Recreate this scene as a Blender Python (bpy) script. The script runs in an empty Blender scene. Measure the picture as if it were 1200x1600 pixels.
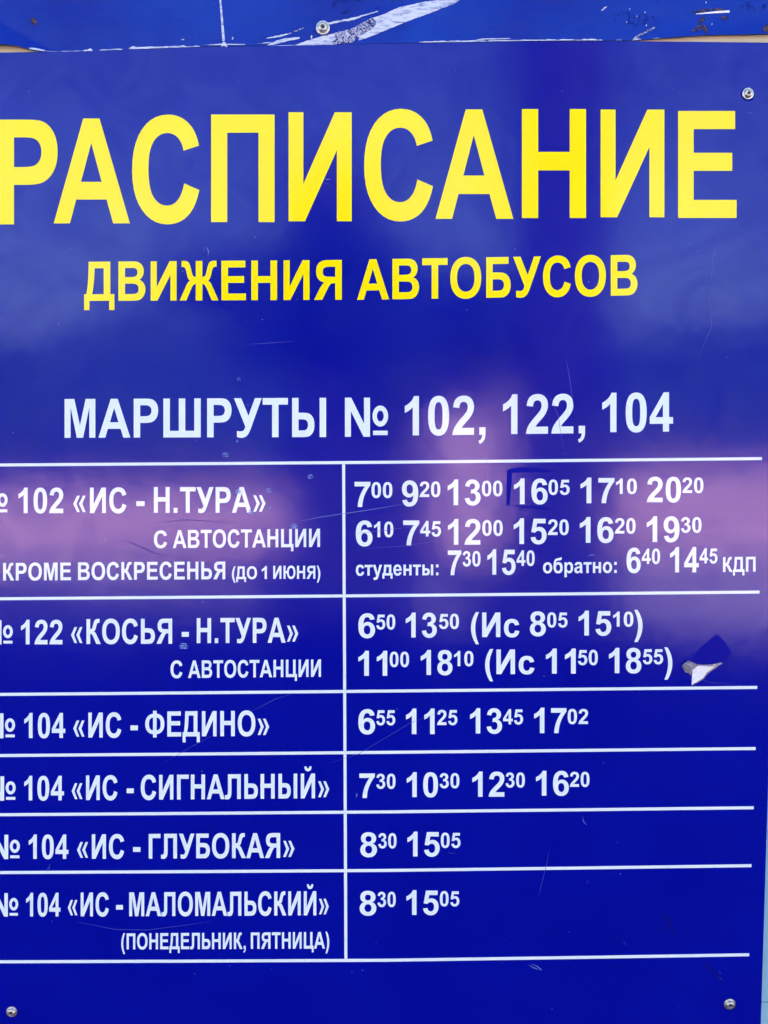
import bpy, bmesh, math, random, re
from mathutils import Vector, Matrix, Euler, noise
R = math.radians
rng = random.Random(7)
C = bpy.context.scene.collection
sc = bpy.context.scene

# ------------------------------------------------------------------ camera
CAM = Vector((0.0, -1.10, 1.60))
PITCH, ROLL, FPX = 4.4, 0.35, 1648.0          # down 4.4 deg, slight roll, focal length in photo pixels
cd = bpy.data.cameras.new('camera'); cam = bpy.data.objects.new('camera', cd); C.objects.link(cam)
cd.sensor_fit = 'VERTICAL'; cd.sensor_height = 24.0; cd.lens = FPX / 1600.0 * 24.0
cd.clip_start = 0.02; cd.clip_end = 2000
cam.location = CAM
MR = Matrix.Rotation(R(90 - PITCH), 3, 'X') @ Matrix.Rotation(R(-ROLL), 3, 'Z')
cam.rotation_euler = MR.to_euler()
sc.camera = cam

# ------------------------------------------------------------------ light
SUN_EL, SUN_AZ = 33.0, 12.0                    # sun stands behind the board: the board is in shade
w = bpy.data.worlds.new('World'); sc.world = w; w.use_nodes = True
nt = w.node_tree; nt.nodes.clear()
sky = nt.nodes.new('ShaderNodeTexSky'); sky.sky_type = 'NISHITA'; sky.sun_disc = False
sky.sun_elevation = R(SUN_EL); sky.sun_rotation = R(SUN_AZ); sky.air_density = 1.0; sky.dust_density = 0.1; sky.ozone_density = 1.2
bg = nt.nodes.new('ShaderNodeBackground'); bg.inputs['Strength'].default_value = 0.05
ow = nt.nodes.new('ShaderNodeOutputWorld')
nt.links.new(sky.outputs[0], bg.inputs[0]); nt.links.new(bg.outputs[0], ow.inputs[0])
sd = bpy.data.lights.new('sun', 'SUN'); sd.energy = 5.0; sd.angle = R(0.5); sd.color = (1.0, 0.94, 0.86)
sun = bpy.data.objects.new('sun', sd); C.objects.link(sun)
sdir = Vector((math.sin(R(SUN_AZ)) * math.cos(R(SUN_EL)), math.cos(R(SUN_AZ)) * math.cos(R(SUN_EL)), math.sin(R(SUN_EL))))
sun.rotation_euler = sdir.to_track_quat('Z', 'Y').to_euler(); sun.location = (0, 0, 10)
sc.view_settings.view_transform = 'Standard'; sc.view_settings.look = 'None'
sc.view_settings.gamma = 1.0; sc.view_settings.exposure = 3.55; sc.view_settings.use_curve_mapping = False

# ------------------------------------------------------------------ helpers
def at(px, py):
    """point of the board's plane (y = 0) that stands at this place of the photo -> (x, z)"""
    d = MR @ Vector(((px - 600) / FPX, (800 - py) / FPX, -1.0))
    t = -CAM.y / d.y
    return CAM.x + d.x * t, CAM.z + d.z * t
def P(px, py, y=0.0):
    x, z = at(px, py); return Vector((x, y, z))
UNIT = (at(700, 800)[0] - at(600, 800)[0]) / 100.0        # metres per photo pixel

def link(name, me, mat, parent=None):
    o = bpy.data.objects.new(name, me); C.objects.link(o)
    if mat is not None and not me.materials: me.materials.append(mat)
    if parent is not None:
        o.parent = parent; o.matrix_parent_inverse = parent.matrix_world.inverted()
    return o
def from_bm(name, bm, mat, parent=None, smooth=False):
    me = bpy.data.meshes.new(name)
    bmesh.ops.recalc_face_normals(bm, faces=bm.faces)
    bm.to_mesh(me); bm.free()
    if smooth:
        for p in me.polygons: p.use_smooth = True
    return link(name, me, mat, parent)
def thing(name, label, cat, loc=(0, 0, 0), group=None):
    o = bpy.data.objects.new(name, None); C.objects.link(o); o.location = loc
    o.matrix_world = Matrix.Translation(loc)
    o['label'] = label; o['category'] = cat
    if group: o['group'] = group
    return o
def box(bm, x0, x1, y0, y1, z0, z1):
    v = [bm.verts.new(c) for c in ((x0,y0,z0),(x1,y0,z0),(x1,y1,z0),(x0,y1,z0),(x0,y0,z1),(x1,y0,z1),(x1,y1,z1),(x0,y1,z1))]
    for f in ((0,1,2,3),(4,5,6,7),(0,1,5,4),(1,2,6,5),(2,3,7,6),(3,0,4,7)): bm.faces.new([v[i] for i in f])

# ------------------------------------------------------------------ materials
def mat(name, col, rough=0.5, spec=0.5, ior=1.5, metal=0.0, coat=0.0):
    m = bpy.data.materials.new(name); m.use_nodes = True
    b = m.node_tree.nodes['Principled BSDF']
    b.inputs['Base Color'].default_value = (*col, 1); b.inputs['Roughness'].default_value = rough
    b.inputs['Specular IOR Level'].default_value = spec; b.inputs['IOR'].default_value = ior
    b.inputs['Metallic'].default_value = metal; b.inputs['Coat Weight'].default_value = coat
    return m, m.node_tree, b
def tex(nt, scale, detail=3, rough=0.5, vec=None, dist=0.0):
    if vec is None:
        g = nt.nodes.new('ShaderNodeNewGeometry'); vec = g.outputs['Position']
    n = nt.nodes.new('ShaderNodeTexNoise'); n.inputs['Scale'].default_value = scale
    n.inputs['Detail'].default_value = detail; n.inputs['Roughness'].default_value = rough; n.inputs['Distortion'].default_value = dist
    nt.links.new(vec, n.inputs['Vector']); return n.outputs['Fac']
def ramp(nt, fac, a, b, ca, cb):
    r = nt.nodes.new('ShaderNodeValToRGB'); r.color_ramp.elements[0].position = a; r.color_ramp.elements[1].position = b
    r.color_ramp.elements[0].color = (*ca, 1); r.color_ramp.elements[1].color = (*cb, 1)
    nt.links.new(fac, r.inputs[0]); return r.outputs[0]
def mixc(nt, fac, a, b):
    m = nt.nodes.new('ShaderNodeMix'); m.data_type = 'RGBA'
    for s, v in ((m.inputs[0], fac), (m.inputs[6], a), (m.inputs[7], b)):
        if hasattr(v, 'links') or isinstance(v, bpy.types.NodeSocket): nt.links.new(v, s)
        else: s.default_value = v if not isinstance(v, tuple) else (*v, 1)
    return m.outputs[2]
def bump(nt, b, layers):
    prev = None
    for fac, dist, strength in layers:
        n = nt.nodes.new('ShaderNodeBump'); n.inputs['Distance'].default_value = dist; n.inputs['Strength'].default_value = strength
        nt.links.new(fac, n.inputs['Height'])
        if prev is not None: nt.links.new(prev, n.inputs['Normal'])
        prev = n.outputs[0]
    nt.links.new(prev, b.inputs['Normal'])

GLOSS_IOR = 1.42
def film(name, col, col2, rough=0.085, ior=GLOSS_IOR, peel=1.0):
    """glossy printed film: slight mottling, orange peel, hazy dust"""
    m, nt, b = mat(name, col, rough, 0.5, ior)
    nt.links.new(ramp(nt, tex(nt, 7, 5, 0.6), 0.35, 0.7, col, col2), b.inputs['Base Color'])
    rr = ramp(nt, tex(nt, 16, 6, 0.65, dist=0.6), 0.35, 0.75, (rough * 0.93,) * 3, (rough * 1.25,) * 3)
    nt.links.new(rr, b.inputs['Roughness'])
    # wiped and greasy places mirror less
    sm = ramp(nt, tex(nt, 11, 7, 0.7, dist=1.6), 0.40, 0.66, (0.43,) * 3, (0.30,) * 3)
    gr = ramp(nt, tex(nt, 620, 3, 0.8), 0.36, 0.64, (0.80,) * 3, (1.2,) * 3)      # fine grain of the film
    mu = nt.nodes.new('ShaderNodeMath'); mu.operation = 'MULTIPLY'; nt.links.new(sm, mu.inputs[0]); nt.links.new(gr, mu.inputs[1])
    nt.links.new(mu.outputs[0], b.inputs['Specular IOR Level'])
    base = b.inputs['Base Color'].links[0].from_socket
    mm = nt.nodes.new('ShaderNodeMix'); mm.data_type = 'RGBA'; mm.blend_type = 'MULTIPLY'; mm.inputs[0].default_value = 0.75 if col[2] > 0.2 and col[0] < 0.1 else 0.22
    nt.links.new(base, mm.inputs[6]); nt.links.new(ramp(nt, tex(nt, 560, 3, 0.8), 0.36, 0.64, (0.72,) * 3, (1.0,) * 3), mm.inputs[7]); nt.links.new(mm.outputs[2], b.inputs['Base Color'])
    bump(nt, b, [(tex(nt, 800, 2, 0.7), 0.000035 * peel, 0.6), (tex(nt, 14, 3, 0.5), 0.0008 * peel, 0.3)])
    return m
M = {}
M['blue'] = film('blue_film', (0.0005, 0.0025, 0.27), (0.0008, 0.004, 0.30))
M['white'] = film('white_print', (0.70, 0.80, 0.84), (0.73, 0.83, 0.86))
M['yellow'] = film('yellow_print', (0.94, 0.76, 0.0), (0.97, 0.80, 0.0))
M['residue'], _, _ = mat('dull_residue', (0.0005, 0.003, 0.25), 0.4, 0.05)
M['residue2'], _, _ = mat('grimy_residue', (0.0006, 0.002, 0.19), 0.6, 0.05)
M['scratch'], _, _ = mat('scratched_film', (0.12, 0.18, 0.50), 0.6, 0.3)
M['scratch_soft'], _, _ = mat('faint_scratch', (0.035, 0.045, 0.40), 0.3, 0.4)
M['smear'], snt, sb = mat('dried_drop', (0.10, 0.2, 0.5), 0.5, 0.3)
snt.links.new(ramp(snt, tex(snt, 700, 2), 0.42, 0.60, (0.002, 0.012, 0.30), (0.22, 0.36, 0.62)), sb.inputs['Base Color'])

# upper panel: enamel, weathered, more cyan
m, nt, b = mat('old_blue_enamel', (0, 0.02, 0.3), 0.3, 0.3, 1.36); M['enamel'] = m
base = ramp(nt, tex(nt, 5, 5, 0.6), 0.35, 0.7, (0.0004, 0.012, 0.25), (0.0008, 0.040, 0.36))
g = nt.nodes.new('ShaderNodeNewGeometry'); mp = nt.nodes.new('ShaderNodeMapping'); mp.inputs['Scale'].default_value = (14, 14, 70)
nt.links.new(g.outputs['Position'], mp.inputs['Vector'])
streak = tex(nt, 1.0, 6, 0.7, mp.outputs[0], 1.2)
dirt = ramp(nt, streak, 0.62, 0.74, (0, 0, 0), (1, 1, 1))
base = mixc(nt, dirt, base, (0.006, 0.012, 0.11))
speck = ramp(nt, tex(nt, 260, 3, 0.6), 0.76, 0.80, (0, 0, 0), (1, 1, 1))
base = mixc(nt, speck, base, (0.25, 0.3, 0.5))
nt.links.new(base, b.inputs['Base Color'])
nt.links.new(ramp(nt, tex(nt, 12, 6, 0.6), 0.3, 0.7, (0.2,) * 3, (0.42,) * 3), b.inputs['Roughness'])
bump(nt, b, [(tex(nt, 700, 2, 0.6), 0.00012, 0.5), (tex(nt, 22, 4, 0.5), 0.002, 0.35)])

m, nt, b = mat('bare_primer', (0.6, 0.62, 0.68), 0.55, 0.4); M['primer'] = m
mp = nt.nodes.new('ShaderNodeMapping'); g = nt.nodes.new('ShaderNodeNewGeometry')
mp.inputs['Rotation'].default_value = (0, R(-20), 0); mp.inputs['Scale'].default_value = (70, 1, 330)
nt.links.new(g.outputs['Position'], mp.inputs['Vector'])
c = ramp(nt, tex(nt, 1, 5, 0.65, mp.outputs[0], 0.8), 0.34, 0.52, (0.14, 0.18, 0.42), (0.54, 0.60, 0.70))
nt.links.new(c, b.inputs['Base Color'])
m, nt, b = mat('torn_primer', (0.6, 0.62, 0.68), 0.6, 0.4); M['torn'] = m
c = ramp(nt, tex(nt, 330, 5, 0.75, dist=1.5), 0.47, 0.55, (0.002, 0.008, 0.12), (0.50, 0.53, 0.68))
nt.links.new(c, b.inputs['Base Color'])
m, nt, b = mat('rust', (0.12, 0.05, 0.03), 0.9, 0.2); M['rust'] = m
nt.links.new(ramp(nt, tex(nt, 240, 6, 0.7), 0.4, 0.6, (0.02, 0.025, 0.09), (0.13, 0.07, 0.055)), b.inputs['Base Color'])
m, nt, b = mat('grime', (0.01, 0.01, 0.05), 0.8, 0.2); M['grime'] = m
nt.links.new(ramp(nt, tex(nt, 210, 6, 0.75), 0.46, 0.66, (0.0008, 0.022, 0.29), (0.012, 0.016, 0.10)), b.inputs['Base Color'])
nt.links.new(ramp(nt, tex(nt, 75, 6, 0.75, dist=1.2), 0.49, 0.62, (0,) * 3, (0.9,) * 3), b.inputs['Alpha'])
nt2 = M['rust'].node_tree; nt2.links.new(ramp(nt2, tex(nt2, 300, 5, 0.7, dist=1.0), 0.42, 0.50, (0,) * 3, (1,) * 3), nt2.nodes['Principled BSDF'].inputs['Alpha'])
m, nt, b = mat('zinc', (0.62, 0.60, 0.55), 0.32, 0.5, metal=0.9); M['zinc'] = m
nt.links.new(ramp(nt, tex(nt, 500, 4, 0.6), 0.35, 0.7, (0.36, 0.33, 0.27), (0.80, 0.79, 0.74)), b.inputs['Base Color'])
nt.links.new(ramp(nt, tex(nt, 900, 3, 0.6), 0.35, 0.7, (0.25,) * 3, (0.5,) * 3), b.inputs['Roughness'])
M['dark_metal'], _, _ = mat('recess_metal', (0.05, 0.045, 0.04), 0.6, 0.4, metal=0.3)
m, nt, b = mat('beige_wood', (0.5, 0.4, 0.25), 0.7); M['wood'] = m
mp = nt.nodes.new('ShaderNodeMapping'); g = nt.nodes.new('ShaderNodeNewGeometry'); mp.inputs['Scale'].default_value = (6, 6, 160)
nt.links.new(g.outputs['Position'], mp.inputs['Vector'])
nt.links.new(ramp(nt, tex(nt, 1, 6, 0.65, mp.outputs[0], 0.5), 0.3, 0.7, (0.46, 0.42, 0.27), (0.68, 0.64, 0.47)), b.inputs['Base Color'])
m, nt, b = mat('pale_blue_paint', (0.35, 0.55, 0.66), 0.55); M['siding'] = m
nt.links.new(ramp(nt, tex(nt, 30, 7, 0.6), 0.3, 0.7, (0.22, 0.49, 0.61), (0.28, 0.56, 0.67)), b.inputs['Base Color'])
bump(nt, b, [(tex(nt, 300, 3, 0.6), 0.0003, 0.5)])
m, nt, b = mat('torn_paper', (0.8, 0.8, 0.82), 0.8, 0.3); M['paper'] = m
nt.links.new(ramp(nt, tex(nt, 420, 5, 0.6), 0.3, 0.7, (0.66, 0.67, 0.75), (0.86, 0.86, 0.88)), b.inputs['Base Color'])
m, nt, b = mat('old_tape', (0.25, 0.24, 0.3), 0.25, 0.5); M['tape'] = m
nt.links.new(ramp(nt, tex(nt, 260, 5, 0.7, dist=1.0), 0.38, 0.66, (0.10, 0.10, 0.16), (0.42, 0.40, 0.44)), b.inputs['Base Color'])
m, nt, b = mat('dusty_ground', (0.4, 0.3, 0.25), 0.95, 0.2); M['ground'] = m
nt.links.new(ramp(nt, tex(nt, 0.35, 8, 0.6), 0.3, 0.7, (0.56, 0.40, 0.37), (0.66, 0.49, 0.45)), b.inputs['Base Color'])
m, nt, b = mat('asphalt', (0.05, 0.05, 0.055), 0.9, 0.3); M['asphalt'] = m
nt.links.new(ramp(nt, tex(nt, 3, 8, 0.7), 0.3, 0.7, (0.035, 0.036, 0.042), (0.065, 0.063, 0.062)), b.inputs['Base Color'])
m, nt, b = mat('pink_plaster', (0.6, 0.35, 0.28), 0.85); M['plaster'] = m
nt.links.new(ramp(nt, tex(nt, 1.2, 6, 0.6), 0.3, 0.7, (0.72, 0.40, 0.42), (0.80, 0.47, 0.49)), b.inputs['Base Color'])
M['cap'], _, _ = mat('wall_cap', (0.25, 0.14, 0.12), 0.8)
m, nt, b = mat('bark', (0.04, 0.03, 0.025), 0.95, 0.2); M['bark'] = m
nt.links.new(ramp(nt, tex(nt, 12, 6, 0.7), 0.3, 0.7, (0.02, 0.016, 0.013), (0.06, 0.045, 0.035)), b.inputs['Base Color'])
M['leaf'], _, _ = mat('leaf', (0.022, 0.05, 0.015), 0.7, 0.3)

# ------------------------------------------------------------------ lettering: outlines of a bold grotesque, cap height 1466
G = {
'А': (1479, 'M1471 0H1149L1021 333H435L314 0H0L571 1466H884ZM926 580L724 1124L526 580Z'),
'В': (1479, 'M150 1466H736Q910 1466 995.5 1451.5Q1081 1437 1148.5 1391Q1216 1345 1261 1268.5Q1306 1192 1306 1097Q1306 994 1250.5 908Q1195 822 1100 779Q1234 740 1306 646Q1378 552 1378 425Q1378 325 1331.5 230.5Q1285 136 1204.5 79.5Q1124 23 1006 10Q932 2 649 0H150ZM446 1222V883H640Q813 883 855 888Q931 897 974.5 940.5Q1018 984 1018 1055Q1018 1123 980.5 1165.5Q943 1208 869 1217Q825 1222 616 1222ZM446 639V247H720Q880 247 923 256Q989 268 1030.5 314.5Q1072 361 1072 439Q1072 505 1040 551Q1008 597 947.5 618Q887 639 685 639Z'),
'С': (1479, 'M1087 539L1374 448Q1308 208 1154.5 91.5Q1001 -25 765 -25Q474 -25 286.5 174Q99 373 99 718Q99 1083 287.5 1285Q476 1487 783 1487Q1051 1487 1218.5 1328.5Q1318 1235 1368 1060L1075 990Q1049 1103 967.5 1168.5Q886 1234 769.5 1234Q608 1234 507.5 1118Q407 1002 407 742.5Q407 467 506 350Q605 233 763.5 233Q880 233 963.5 307Q1047 381 1087 539Z'),
'Е': (1366, 'M149 0V1466H1236V1218H445V893H1181V646H445V247H1264V0Z'),
'Н': (1479, 'M150 0V1466H446V889H1026V1466H1322V0H1026V641H446V0Z'),
'М': (1706, 'M145 0V1466H588L854 466L1117 1466H1561V0H1286V1154L995 0H710L420 1154V0Z'),
'О': (1593, 'M89 724Q89 948 156 1100Q206 1212 292.5 1301Q379 1390 482 1433Q619 1491 798 1491Q1122 1491 1316.5 1290Q1511 1089 1511 731Q1511 376 1318 175.5Q1125 -25 802 -25Q475 -25 282 174.5Q89 374 89 724ZM394 734Q394 485 509 356.5Q624 228 801 228Q978 228 1091.5 355.5Q1205 483 1205 738Q1205 990 1094.5 1114Q984 1238 801 1238Q618 1238 506 1112.5Q394 987 394 734Z'),
'Р': (1366, 'M149 0V1466H624Q894 1466 976 1444Q1102 1411 1187 1300.5Q1272 1190 1272 1015Q1272 880 1223 788Q1174 696 1098.5 643.5Q1023 591 945 574Q839 553 638 553H445V0ZM445 1218V802H607Q782 802 841 825Q900 848 933.5 897Q967 946 967 1011Q967 1091 920 1143Q873 1195 801 1208Q748 1218 588 1218Z'),
'Т': (1251, 'M479 0V1218H44V1466H1209V1218H775V0Z'),
'П': (1472, 'M150 0V1466H1322V0H1026V1218H446V0Z'),
'И': (1479, 'M145 0V1466H420V501L1010 1466H1325V0H1049V958L451 0Z'),
'Й': (1479, 'M145 0V1466H420V501L1010 1466H1325V0H1049V958L451 0ZM440 1890H615Q640 1760 737 1760Q835 1760 860 1890H1035Q1020 1600 737 1600Q455 1600 440 1890Z'),
'Ь': (1345, 'M150 0V1466H446V911H638Q839 911 945 891Q1023 875 1098.5 823Q1174 770 1223 680Q1272 590 1272 455Q1272 276 1187 165Q1102 55 976 22Q894 0 624 0ZM446 663V248H588Q748 248 801 258Q873 271 920 323Q967 375 967 455Q967 520 933.5 569Q900 618 841 641Q782 663 607 663Z'),
'Ы': (1866, 'M150 0V1466H446V911H600Q790 911 890 888Q1010 862 1095 750Q1180 640 1180 455Q1180 276 1100 165Q1020 55 900 22Q820 0 590 0ZM446 663V248H570Q700 248 750 258Q810 271 848 323Q885 375 885 455Q885 530 850 580Q815 630 760 647Q710 663 580 663ZM1420 0V1466H1716V0Z'),
'Б': (1370, 'M150 0V1466H1175V1218H446V911H638Q839 911 945 891Q1023 875 1098.5 823Q1174 770 1223 680Q1272 590 1272 455Q1272 276 1187 165Q1102 55 976 22Q894 0 624 0ZM446 663V248H588Q748 248 801 258Q873 271 920 323Q967 375 967 455Q967 520 933.5 569Q900 618 841 641Q782 663 607 663Z'),
'Ш': (2020, 'M150 0V1466H446V248H862V1466H1158V248H1574V1466H1870V0Z'),
'Ц': (1520, 'M150 0V1466H446V248H1010V1466H1306V248H1465V-330H1220V0Z'),
'Д': (1440, 'M20 -345V248H120Q215 560 230 1466H1215V248H1405V-345H1165V0H260V-345ZM915 1218V248H380Q485 600 500 1218Z'),
'Л': (1480, 'M274 1466H1330V0H1034V1218H560V590Q560 330 536 222Q510 110 430 45Q350 -20 210 -20Q120 -20 15 0V232Q60 226 110 226Q200 226 235 280Q274 340 274 590Z'),
'Г': (1150, 'M150 0V1466H1120V1218H446V0Z'),
'К': (1330, 'M150 0V1466H446V870Q555 870 600 920Q640 970 690 1130Q770 1380 850 1425Q930 1473 1100 1473Q1150 1473 1200 1468V1250Q1060 1255 1020 1210Q975 1165 930 1010Q880 850 840 800Q800 755 740 735Q870 700 960 540L1300 0H950L680 450Q590 610 446 615V0Z'),
'Я': (1472, 'M1322 0V1466H690Q390 1466 270 1350Q150 1240 150 1040Q150 700 530 640Q400 560 270 345L60 0H430L660 380Q750 530 800 570Q850 612 940 612H1026V0ZM1026 1222H800Q590 1222 520 1180Q455 1135 455 1030Q455 925 525 885Q595 848 790 848H1026Z'),
'У': (1300, 'M20 1466H350L690 800L985 1466H1295L830 400Q720 140 620 60Q520 -20 370 -20Q270 -20 160 10V240Q250 222 330 222Q420 222 470 262Q510 300 545 400Z'),
'Ф': (1730, 'M720 1510H1010V1335Q1290 1320 1460 1165Q1640 1000 1640 735Q1640 470 1460 310Q1290 160 1010 145V-45H720V145Q440 160 270 310Q90 470 90 735Q90 1000 270 1165Q440 1320 720 1335ZM720 1110Q540 1100 460 1000Q390 910 390 740Q390 565 465 470Q550 375 720 370ZM1010 1110Q1190 1100 1270 1000Q1340 910 1340 740Q1340 565 1265 470Q1180 375 1010 370Z'),
'0': (1139, 'M563 1472Q776 1472 896 1320Q1039 1140 1039 723Q1039 307 895 125Q776 -25 563 -25Q349 -25 218 139.5Q87 304 87 726Q87 1140 231 1322Q350 1472 563 1472ZM563 1239Q512 1239 472 1206.5Q432 1174 410 1090Q381 981 381 723Q381 465 407 368.5Q433 272 472.5 240Q512 208 563 208Q614 208 654 240.5Q694 273 716 357Q745 465 745 723Q745 981 719 1077.5Q693 1174 653.5 1206.5Q614 1239 563 1239Z'),
'1': (1139, 'M807 0H526V1059Q372 915 163 846V1101Q273 1137 402 1237.5Q531 1338 579 1472H807Z'),
'2': (1139, 'M1036 261V0H51Q67 148 147 280.5Q227 413 463 632Q653 809 696 872Q754 959 754 1044Q754 1138 703.5 1188.5Q653 1239 564 1239Q476 1239 424 1186Q372 1133 364 1010L84 1038Q109 1270 241 1371Q373 1472 571 1472Q788 1472 912 1355Q1036 1238 1036 1064Q1036 965 1000.5 875.5Q965 786 888 688Q837 623 704 501Q571 379 535.5 339Q500 299 478 261Z'),
'3': (1139, 'M77 389L349 422Q362 318 419 263Q476 208 557 208Q644 208 703.5 274Q763 340 763 452Q763 558 706 620Q649 682 567 682Q513 682 438 661L469 890Q583 887 643 939.5Q703 992 703 1079Q703 1153 659 1197Q615 1241 542 1241Q470 1241 419 1191Q368 1141 357 1045L98 1089Q125 1222 179.5 1301.5Q234 1381 331.5 1426.5Q429 1472 550 1472Q757 1472 882 1340Q985 1232 985 1096Q985 903 774 788Q900 761 975.5 667Q1051 573 1051 440Q1051 247 910 111Q769 -25 559 -25Q360 -25 229 89.5Q98 204 77 389Z'),
'4': (1139, 'M638 0V295H38V541L674 1472H910V542H1092V295H910V0ZM638 542V1043L301 542Z'),
'5': (1139, 'M91 377L371 406Q383 311 442 255.5Q501 200 578 200Q666 200 727 271.5Q788 343 788 487Q788 622 727.5 689.5Q667 757 570 757Q449 757 353 650L125 683L269 1446H1012V1183H482L438 934Q532 981 630 981Q817 981 947 845Q1077 709 1077 492Q1077 311 972 169Q829 -25 575 -25Q372 -25 244 84Q116 193 91 377Z'),
'6': (1139, 'M1034 1107L762 1077Q752 1161 710 1201Q668 1241 601 1241Q512 1241 450.5 1161Q389 1081 373 828Q478 952 634 952Q810 952 935.5 818Q1061 684 1061 472Q1061 247 929 111Q797 -25 590 -25Q368 -25 225 147.5Q82 320 82 713Q82 1116 231 1294Q380 1472 618 1472Q785 1472 894.5 1378.5Q1004 1285 1034 1107ZM397 495Q397 358 460 283.5Q523 209 604 209Q682 209 734 270Q786 331 786 470Q786 613 730 679.5Q674 746 590 746Q509 746 453 682.5Q397 619 397 495Z'),
'7': (1139, 'M86 1186V1447H1047V1242Q928 1125 805 906Q682 687 617.5 440.5Q553 194 554 0H283Q290 304 408.5 620Q527 936 725 1186Z'),
'8': (1139, 'M320 792Q211 838 161.5 918.5Q112 999 112 1095Q112 1259 226.5 1366Q341 1473 552 1473Q761 1473 876.5 1366Q992 1259 992 1095Q992 993 939 913.5Q886 834 790 792Q912 743 975.5 649Q1039 555 1039 432Q1039 229 909.5 102Q780 -25 565 -25Q365 -25 232 80Q75 204 75 420Q75 539 134 638.5Q193 738 320 792ZM378 1074Q378 990 425.5 943Q473 896 552 896Q632 896 680 943.5Q728 991 728 1075Q728 1154 680.5 1201.5Q633 1249 555 1249Q474 1249 426 1201Q378 1153 378 1074ZM352 447Q352 331 411.5 266Q471 201 560 201Q647 201 704 263.5Q761 326 761 444Q761 547 703 609.5Q645 672 556 672Q453 672 402.5 601Q352 530 352 447Z'),
'9': (1139, 'M95 340L367 370Q377 287 419 247Q461 207 530 207Q617 207 678 287Q739 367 756 619Q650 496 491 496Q318 496 192.5 629.5Q67 763 67 977Q67 1200 199.5 1336.5Q332 1473 537 1473Q760 1473 903 1300.5Q1046 1128 1046 733Q1046 331 897 153Q748 -25 509 -25Q337 -25 231 66.5Q125 158 95 340ZM731 952Q731 1088 668.5 1163Q606 1238 524 1238Q446 1238 394.5 1176.5Q343 1115 343 975Q343 833 399 766.5Q455 700 539 700Q620 700 675.5 764Q731 828 731 952Z'),
'(': (682, 'M613 -431H420Q267 -200 187 49Q107 298 107 531Q107 820 206 1078Q292 1302 424 1491H616Q479 1188 427.5 975.5Q376 763 376 525Q376 361 406.5 189Q437 17 490 -138Q525 -240 613 -431Z'),
')': (682, 'M69 -431H262Q415 -200 495 49Q575 298 575 531Q575 820 476 1078Q390 1302 258 1491H66Q203 1188 254.5 975.5Q306 763 306 525Q306 361 275.5 189Q245 17 192 -138Q157 -240 69 -431Z'),
'«': (1160, 'M60 530L350 1000H550L300 530L550 60H350ZM490 530L780 1000H980L730 530L980 60H780Z'),
'»': (1060, 'M600 530L310 1000H110L360 530L110 60H310ZM1030 530L740 1000H540L790 530L540 60H740Z'),
'-': (682, 'M115 391V672H567V391Z'),
'.': (569, 'M147 0V281H428V0Z'),
',': (569, 'M139 281H420V80Q420 -47 398 -120Q376 -193 314.5 -251Q253 -309 159 -342L104 -226Q193 -196 231 -144Q269 -92 271 0H139Z'),
':': (640, 'M199 0V281H480V0ZM199 780V1061H480V780Z'),
'с': (1100, 'M1073 740L796 690Q782 773 732.5 815Q683 857 604 857Q499 857 436.5 784.5Q374 712 374 542Q374 353 437.5 275Q501 197 608 197Q688 197 739 242.5Q790 288 811 399L1087 352Q1044 162 922 69Q800 -24 595 -24Q362 -24 223.5 123Q85 270 85 530Q85 793 224 939.5Q363 1086 600 1086Q794 1086 908.5 1002.5Q1023 919 1073 740Z'),
'т': (1010, 'M30 1062H980V832H645V0H365V832H30Z'),
'у': (1139, 'M14 1062H313L567 308L815 1062H1106L731 40L664 -145Q627 -238 593.5 -287Q560 -336 516.5 -366.5Q473 -397 409.5 -414Q346 -431 266 -431Q185 -431 107 -414L82 -194Q148 -207 201 -207Q299 -207 346 -149.5Q393 -92 418 -3Z'),
'д': (1260, 'M10 -300V222H110Q210 420 225 1062H1080V222H1230V-300H985V0H255V-300ZM800 840V222H375Q470 420 480 840Z'),
'е': (1139, 'M762 338L1042 291Q988 137 871.5 56.5Q755 -24 580 -24Q303 -24 170 157Q65 302 65 523Q65 787 203 936.5Q341 1086 552 1086Q789 1086 926 929.5Q1063 773 1057 450H353Q356 325 421 255.5Q486 186 583 186Q649 186 694 222Q739 258 762 338ZM778 622Q775 744 715 807.5Q655 871 569 871Q477 871 417 804Q357 737 358 622Z'),
'н': (1250, 'M139 1062H420V660H830V1062H1111V0H830V440H420V0H139Z'),
'ы': (1580, 'M139 0V1062H420V690H640Q1030 690 1030 345Q1030 0 640 0ZM420 475V212H570Q745 212 745 345Q745 475 570 475ZM1160 0V1062H1441V0Z'),
'о': (1251, 'M82 546Q82 686 151 817Q220 948 346.5 1017Q473 1086 629 1086Q870 1086 1024 929.5Q1178 773 1178 534Q1178 293 1022.5 134.5Q867 -24 631 -24Q485 -24 352.5 42Q220 108 151 235.5Q82 363 82 546ZM370 531Q370 373 445 289Q520 205 630 205Q740 205 814.5 289Q889 373 889 533Q889 689 814.5 773Q740 857 630 857Q520 857 445 773Q370 689 370 531Z'),
'б': (1251, 'M82 640Q82 1130 240 1310Q370 1460 640 1475Q800 1483 850 1540H1075Q1075 1380 985 1320Q900 1262 700 1255Q500 1245 440 1190Q380 1130 365 985Q470 1090 660 1090Q1175 1070 1175 535Q1175 -24 630 -24Q82 -24 82 640ZM370 531Q370 373 445 289Q520 205 630 205Q740 205 814.5 289Q889 373 889 533Q889 689 814.5 773Q740 857 630 857Q520 857 445 773Q370 689 370 531Z'),
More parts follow.
